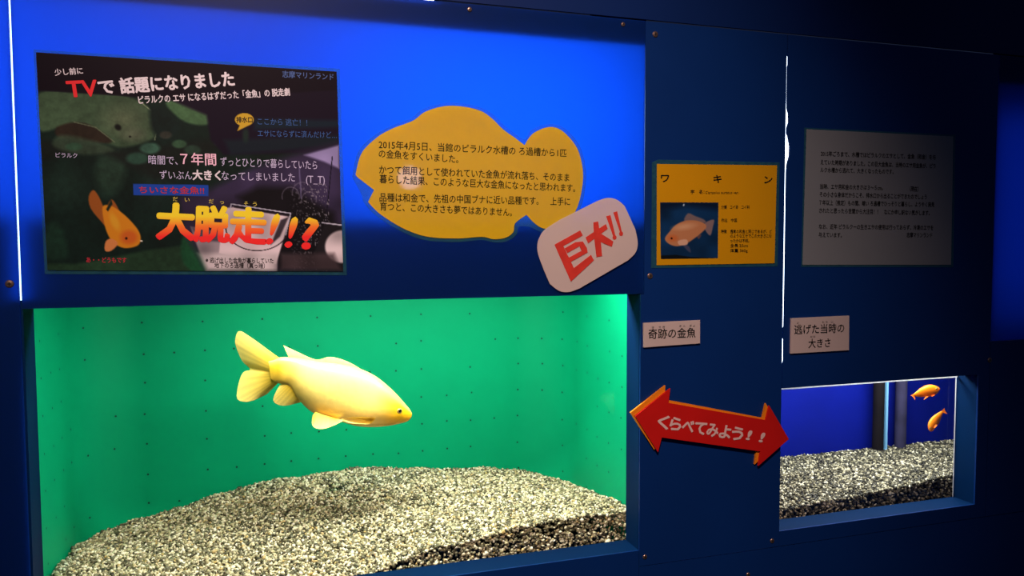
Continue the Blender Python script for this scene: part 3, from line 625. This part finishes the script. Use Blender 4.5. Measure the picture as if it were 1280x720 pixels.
def wakin_art(U, V):
    X, Y = (U - 800) * 4.5, (V - 190) * 4.5; p = Paint(X, Y, (14, 44, 74)); p.c *= (.7 + .5 * vnoise(X, Y, 70, 21))[..., None]; p.poly([(100, 583), (200, 578), (280, 590), (450, 598), (450, 610), (100, 610)], (12, 16, 20), 5)
    p.poly([(100, 275), (450, 275), (450, 330), (250, 300), (100, 340)], (10, 22, 40), 40)
    p.poly([(365, 400), (415, 380), (410, 420), (395, 470), (365, 435)], (130, 96, 90), 6, 3); p.poly([(248, 388), (270, 345), (310, 360), (360, 380), (368, 400), (300, 395)], (120, 90, 84), 8, 3); p.poly([(320, 470), (345, 465), (330, 490)], (90, 60, 60), 5, 3); p.poly([(240, 520), (275, 530), (285, 565), (262, 550)], (60, 60, 80), 6, 3)
    p.poly([(140, 488), (165, 450), (200, 412), (250, 388), (310, 385), (362, 402), (372, 425), (345, 455), (300, 490), (260, 515), (210, 530), (165, 518)], (188, 112, 70), 6, 4)
    p.ell(250, 420, 90, 26, (214, 148, 104), .8, .8, -8); p.ell(185, 485, 40, 28, (196, 92, 42), .7, .9); p.poly([(215, 500), (262, 492), (266, 520), (222, 524)], (214, 150, 116), 5, 3); p.ell(178, 486, 7, 7, (30, 12, 8), .3)
    p.ell(246, 298, 5, 9, (190, 190, 190), .5, 1, 25)
    return np.clip(p.c, 0, 255)

# ------------------------------------------------------------------ signs and posters
def C(r, g, b, gr=1.6, gg=2.2, gb=2.6): l = lin((r, g, b)); return (min(1, l[0] * gr), min(1, l[1] * gg), min(1, l[2] * gb))
z1 = lambda x, y: (x / 2.4 + 30, y / 2.4 + 50)
def sheet_sign(name, label, cat, quad, m, film=None, thick=.0005, Y=-.0012, filmY=-.0009):
    ol = px(quad, Y); c = np.mean(ol, 0); t = thing(name, label, cat, (c[0], 0, min(p[1] for p in ol)))
    if film: prism('laminate_film', px(film, filmY), filmY - .0002, filmY + .0002, m_film, t)
    prism('sheet', ol, Y - thick, Y, m, t); return t
# dark picture poster
quad = [(45, 65.4), (420.8, 89.6), (429, 339.4), (59.5, 337.8)]
m_pb = paper('dark_poster_paper', (0.03, 0.02, 0.04), .05)
post = sheet_sign('poster', 'dark poster with fish photographs and white and red Japanese text beside the yellow fish-shaped sign', 'poster', quad, m_pb, [(42, 62), (424.5, 86), (433.5, 344), (56, 342.5)])
picture('printed_picture', quad, 420, 300, poster_art, -.0019, post)
mi_w = mat('ink_white', C(190, 168, 186), .5); mi_w2 = mat('ink_offwhite', C(165, 145, 165), .5); mi_pink = mat('ink_pink', C(205, 150, 160), .5); mi_r = mat('ink_red', C(190, 12, 22), .5); mi_db = mat('ink_blue', C(32, 66, 112), .5)
mi_lb = mat('ink_steel', C(50, 72, 116), .5); mi_dr = mat('ink_dark_red', C(150, 26, 38), .5); mi_y = mat('ink_yellow', C(190, 160, 60), .5)
mg = bpy.data.materials.new('ink_yellow_to_red'); mg.use_nodes = True; N = mg.node_tree.nodes; L = mg.node_tree.links
tc = N.new('ShaderNodeTexCoord'); sx = N.new('ShaderNodeSeparateXYZ'); mr = N.new('ShaderNodeMapRange'); crp = N.new('ShaderNodeValToRGB')
L.new(tc.outputs['Object'], sx.inputs[0]); L.new(sx.outputs[2], mr.inputs[0]); mr.inputs[1].default_value = float(at(265, 301)[2] - LOC[post.name][2]); mr.inputs[2].default_value = float(at(265, 257)[2] - LOC[post.name][2]); L.new(mr.outputs[0], crp.inputs[0])
crp.color_ramp.elements[0].color = (*C(205, 20, 20), 1); crp.color_ramp.elements[0].position = .12; crp.color_ramp.elements[1].color = (*C(225, 170, 20), 1); crp.color_ramp.elements[1].position = .70
e = crp.color_ramp.elements.new(.42); e.color = (*C(222, 92, 20), 1); L.new(crp.outputs[0], N['Principled BSDF'].inputs['Base Color'])
tx = lambda s, a, b, h, m, bold=0.0, **k: text('lettering', s, a, b, h, m, post, Y=-.0021, bold=bold, **k)
tx('少し前に', (68.3, 90.5), (103.3, 88.2), 8.5, mi_w, .015)
tx('TV', (84, 110.5), (121, 108.8), 26, mi_r, .03); tx('で', (123, 108.5), (142.5, 107.8), 18.5, mi_w, .035)
tx('話題になりました', (150, 107.5), (292, 98.3), 19, mi_w, .035)
tx('ピラルクの エサ になるはずだった「金魚」の 脱走劇', (173, 125), (362, 114.6), 10, mi_w, .018)
tx('志摩マリンランド', (353, 92.5), (417, 96.3), 8.5, mi_lb, .01)
tx('排水口', (295.5, 149.5), (315.5, 149.6), 7.2, m_black, .025)
tx('ここから 逃亡！！', (322, 151.6), (384, 153.4), 8.5, mi_db); tx('エサにならずに済んだけど…', (322, 166.5), (421, 168.8), 8.8, mi_db)
tx('ピラルク', (69.6, 193.6), (96.7, 194.6), 6.5, mi_w2)
tx('暗闇で、', (185.5, 199.4), (222, 200.6), 11.5, mi_w2); tx('７年間', (225.5, 198.4), (270, 199.4), 15.5, mi_pink, .012); tx('ずっとひとりで暮らしていたら', (275.5, 201.7), (396.5, 206.5), 11.5, mi_w2)
tx('ずいぶん', (199.5, 218.4), (240, 219.2), 11.5, mi_w2); tx('大きく', (241, 218.6), (275.5, 219.3), 12.5, mi_w, .035); tx('なってしまいました', (277, 219.5), (368.5, 221.8), 11.5, mi_w2); tx('(T_T)', (382.5, 223.5), (406, 224.2), 12, mi_w2)
tx('ちいさな金魚!!', (174, 237.2), (255, 238.2), 9, mi_dr, .02)
tx('大', (197, 276), (242, 278), 44, mg, .05, label='yellow to red gradient lettering'); tx('脱', (243.5, 279), (286, 281), 44, mg, .045, label='yellow to red gradient lettering'); tx('走', (288, 281.5), (332.5, 283), 44, mg, .045, label='yellow to red gradient lettering')
tx('!', (338, 284), (346, 284.5), 50, mg, .02, skew=.25); tx('!', (361, 288), (369, 288.5), 50, mg, .02, skew=.2); tx('?', (380, 289.5), (396, 290.5), 50, mg, .03, skew=.12)
for s, a, b in [('だ', 216, 222), ('い', 231, 237), ('だ', 261, 267), ('っ', 275, 280), ('そ', 305, 310), ('う', 316, 321)]: tx(s, (a, 248.5 + (a - 216) * .065), (b, 248.8 + (a - 216) * .065), 6, mi_y)
tx('あ・・どうもです', (108, 324.8), (158, 325.2), 7, mi_dr, .02)
tx('※ 逃げ出した金魚が暮らしていた', (257, 325), (341.7, 325.9), 6.8, m_black, .012); tx('地下のろ過槽（真っ暗）', (268, 331.4), (331, 332.2), 6.8, m_black, .012)

# yellow fish-shaped sign
fo = [(445, 215), (452.5, 190.6), (471, 172), (490, 161), (516, 151), (531, 140), (554, 133), (576, 133), (599, 138), (614, 147.5), (629, 162), (643, 172), (655.5, 181.5), (666, 167), (685, 159), (700, 162), (715, 176), (724, 192), (728.5, 215), (727, 237.5), (721, 260), (710, 277), (694, 285.5), (679, 285.5), (668, 279), (658, 268.5), (644, 279), (641.5, 290), (632, 297), (617, 299), (602, 296), (572.5, 298), (535, 296), (505, 286), (475, 267.5), (460, 252.5), (467.5, 237.5), (452.5, 226), (446, 220.6)]
fs_ = thing('fish_shaped_sign', 'yellow paper sign cut in the outline of a fish with black Japanese text', 'sign', (float(at(590, 220)[0]), 0, float(at(590, 299)[2])))
filmo = [(441, 217), (448, 189), (468, 169), (490, 157), (513, 148), (529, 136), (554, 129), (577, 129), (601, 134.5), (617, 143.5), (632, 158), (644, 167), (656, 174), (664, 162.5), (685, 155), (703, 158.5), (719, 173.5), (728, 190.5), (732.5, 215), (731, 239), (725, 262), (713, 280), (695, 290), (677, 290), (663, 284), (657, 283), (648, 284), (645.5, 293), (634, 301.5), (617, 303), (602, 300), (572, 302.5), (533, 300.5), (503, 290), (472, 271), (455.5, 254), (452, 243), (446, 232), (441.5, 223)]
prism('laminate_film', px(smoothline(filmo), -.0009), -.0011, -.0007, m_film, fs_)
prism('sheet', px(smoothline(fo, {12, 25, 35, 36}), -.0012), -.0018, -.0012, m_yellow, fs_)
for s, a, b in [('2015年4月5日、当館のピラルク水槽の ろ過槽から1匹', (473.5, 180.5), (708, 191.5)), ('の金魚をすくいました。', (473.5, 191.8), (573, 199)),
                ('かつて餌用として使われていた金魚が流れ落ち、そのまま', (474, 211.8), (711.5, 222)), ('暮らした結果、このような巨大な金魚になったと思われます。', (474.5, 223.5), (719, 235.3)),
                ('品種は和金で、先祖の中国ブナに近い品種です。　上手に', (474.5, 246.6), (712.5, 252)), ('育つと、この大きさも夢ではありません。', (475, 257.8), (640, 265.5))]:
    text('lettering', s, a, b, 10.6, m_black, fs_, Y=-.0020, bold=.011)

# tilted rounded sign, 巨大!!
ro = [(671.7, 306), (674.6, 296), (681.4, 286.7), (699, 275), (745.6, 251.7), (759, 247.4), (771, 249.7), (780.6, 257.5), (794, 286.7), (797, 304), (794, 316), (784.5, 325.6), (724, 360.6), (710.6, 365), (699, 363.5), (687, 354.8), (679.5, 337), (672.6, 317.8)]
rs = thing('rounded_sign', 'tilted pink-white card with rounded corners and bold red characters', 'sign', (float(at(735, 300)[0]), 0, float(at(711, 365)[2])))
prism('sheet', px(smoothline(ro, {3, 4, 7, 8, 11, 12, 15, 16}), -.0028), -.0034, -.0028, m_white, rs)
z6 = lambda pts: px([(x / 5.14 + 660, y / 5.14 + 240) for x, y in pts], -.0038)
kyo = [[(170, 338), (212, 316), (300, 500), (275, 575)], [(170, 338), (335, 247), (352, 279), (200, 362)], [(236, 362), (305, 322), (352, 318), (340, 343), (252, 392)], [(352, 318), (378, 360), (383, 388), (350, 396), (330, 345)],
       [(255, 425), (340, 380), (383, 388), (268, 452)], [(275, 575), (262, 500), (290, 492), (404, 404), (423, 438)]]
multi('lettering', [(z6(p), -.0040 - i * .00005, -.0036) for i, p in enumerate(kyo)], m_redink, rs, label='red printed character with a box shape')
dai = [[(370, 292), (500, 206), (512, 236), (386, 330)], [(420, 195), (450, 189), (462, 262), (476, 412), (440, 418), (424, 290)], [(446, 290), (470, 268), (548, 318), (538, 352), (468, 322)]]
multi('lettering', [(z6(p), -.0040 - i * .00005, -.0036) for i, p in enumerate(dai)], m_redink, rs, label='red printed character with crossing strokes')
ex = []
for (a, b, c2, d), (cx, cy) in [(((502, 156), (530, 148), (562, 282), (548, 286)), (556, 292)), (((548, 131), (573, 124), (603, 256), (592, 260)), (598, 268))]:
    ex.append((z6([a, b, c2, d]), -.0038, -.0036)); ex.append((z6([(cx + 13 * math.cos(t), cy + 15 * math.sin(t)) for t in np.linspace(0, 6.283, 14)[:-1]]), -.00385, -.0036))
multi('lettering', ex, m_redink, rs, label='two red exclamation marks')

# amber species card
wk = sheet_sign('species_card', 'amber yellow species card with a goldfish photograph beside the bright gap', 'sign', [(821, 205), (971, 206.7), (968, 329), (820.7, 331.5)], m_amber, [(815, 203), (823, 199.5), (974.5, 203), (972, 333), (814, 335)])
z3 = lambda x, y: (x / 4.5 + 800, y / 4.5 + 190)
picture('printed_picture', [z3(113, 283), z3(441, 284), z3(438, 597), z3(117, 602)], 110, 106, wakin_art, -.0020, wk)
tk = lambda s, x0, x1, y, h, b=.004, y2=None: text('lettering', s, z3(x0, y), z3(x1, y if y2 is None else y2), h / 4.5, m_black, wk, Y=-.0020, bold=b)
tk('ワ', 118, 163, 147, 48, .025); tk('キ', 414, 459, 151, 48, .025); tk('ン', 699, 745, 155, 48, .025)
tk('学　名：', 285, 362, 224, 22, .02); tk('Carassius auratus var.', 368, 556, 227, 20)
tk('分類　コイ目　コイ科', 457, 616, 310, 21, .015); tk('作出　中国', 456, 545, 384, 21, .015)
tk('特徴　通常の和金と同じであるが、ど', 455, 742, 447, 21, .015); tk('のようなエサでこの大きさにな', 508, 740, 472, 21, .015); tk('ったかは不明。', 508, 614, 499, 21, .015)
tk('全長 25cm', 508, 607, 526, 21, .015); tk('体重 360g', 508, 605, 554, 21, .015)

# long explanation sheet
sh = sheet_sign('notice_sheet', 'greyish white notice sheet of small black text above the small aquarium', 'notice', [(1008, 161.6), (1191.4, 170.6), (1188.5, 331), (1003, 331)], m_grey, [(1005.5, 159.5), (1194.5, 168.5), (1191.5, 334), (1001.5, 333.5)])
z4 = lambda x, y: (x / 3.43 + 980, y / 3.43 + 140)
for s, x0, x1, y0, y1 in [('2015年ごろまで、水槽ではピラルクのエサとして、金魚（和金）を与', 158, 650, 178, 194), ('えていた時期がありました。この巨大金魚は、当時のエサ用金魚が、ピラ', 157, 650, 215, 232), ('ルク水槽から逃れて、大きくなったものです。', 156, 470, 248, 256),
                          ('当時、エサ用和金の大きさは３～５cm。', 155, 424, 319, 325), ('（現在）', 540, 577, 329, 330), ('その小さな身体だからこそ、排水口から出ることができたのでしょう', 153, 612, 353, 364), ('７年以上（推定）もの間、暗い ろ過槽でひっそりと暮らし、ようやく発見', 152, 645, 388, 397),
                          ('されたと思ったら世間から大注目！！　なにか申し訳ない気がします。', 151, 625, 422, 433), ('なお、近年 ピラルクーの生きエサの使用は行っておらず、冷凍のエサを', 150, 640, 491, 496), ('与えています。', 149, 248, 526, 528), ('志摩マリンランド', 526, 636, 527, 528)]:
    text('lettering', s, z4(x0, y0), z4(x1, y1), 6.4, m_black, sh, Y=-.0020, bold=.022)

# small white labels
l1 = sheet_sign('name_label', 'small white name label with five characters in one line under the species card', 'label', [(803.5, 403.5), (873.8, 399.9), (873.8, 428.9), (803.8, 434)], m_white, None, thick=.003, Y=-.0006)
t1 = lambda s, x0, y0, x1, y1, h, b=.01: text('lettering', s, (x0 / 3.273 + 780, y0 / 3.273 + 380), (x1 / 3.273 + 780, y1 / 3.273 + 380), h / 3.273, m_black, l1, Y=-.0038, bold=b)
t1('奇跡の金魚', 100, 123, 293, 117, 41, .014)
for s, x, y in [('き', 118, 96), ('せ', 146, 94), ('き', 162, 94), ('き', 230, 90), ('ん', 246, 90), ('ぎ', 273, 89), ('ょ', 286, 89)]: t1(s, x - 4, y, x + 5, y, 9)
l2 = sheet_sign('name_label', 'small white name label with two lines of text above the small aquarium', 'label', [(987.8, 397.7), (1060, 394.4), (1059.6, 437.4), (987, 441.7)], m_white, None, thick=.003, Y=-.0006)
t2 = lambda s, x0, y0, x1, y1, h, b=.01: text('lettering', s, (x0 / 3.273 + 780, y0 / 3.273 + 380), (x1 / 3.273 + 780, y1 / 3.273 + 380), h / 3.273, m_black, l2, Y=-.0038, bold=b)
t2('逃げた当時の', 697, 105, 901, 98, 39, .014); t2('大きさ', 755, 162, 844, 158, 38, .014)
for s, x, y in [('に', 712, 78), ('と', 815, 74), ('う', 828, 74), ('じ', 851, 73), ('お', 766, 134), ('お', 778, 133)]: t2(s, x - 4, y, x + 5, y, 9)

# red double arrow with an orange twin behind it
red = [(793.7, 520), (837.4, 485.4), (835, 503.5), (956.6, 525), (961, 507), (985.3, 548.6), (947.4, 582), (950, 564), (826.7, 546.5), (822, 565)]
org = [(787, 515.3), (830.4, 481.4), (829.5, 498.8), (951.5, 521.8), (955.7, 503.7), (978, 543), (942, 580), (944, 561), (820.5, 543), (816.7, 561.8)]
ar = thing('arrow_sign', 'red double-headed arrow with orange edging pointing at both aquariums', 'sign', (float(at(886, 533)[0]), 0, float(at(886, 580)[2])))
prism('orange_backing', px(org, -.0008), -.0040, -.0004, m_orange, ar, label='orange card arrow behind the red one')
prism('arrow_face', px(red, -.0060), -.0075, -.0041, m_red, ar)
mi_ap = mat('ink_pale_pink', (0.80, 0.62, 0.60), .5)
for i, ch in enumerate('くらべてみよう'):
    x = 162 + i * 50.5; y = 483 + (x - 165) * .158
    text('lettering', ch, ((x - 23) / 3.273 + 780, (y - 3.6) / 3.273 + 380), ((x + 22) / 3.273 + 780, (y + 3.6) / 3.273 + 380), 17.5, mi_ap, ar, Y=-.0080, bold=.035)
for x, y in [(512, 534), (565, 543)]:
    text('lettering', '!', ((x - 6) / 3.273 + 780, y / 3.273 + 380), ((x + 8) / 3.273 + 780, (y + 2) / 3.273 + 380), 15, mi_ap, ar, Y=-.0080, bold=.04, skew=.25)
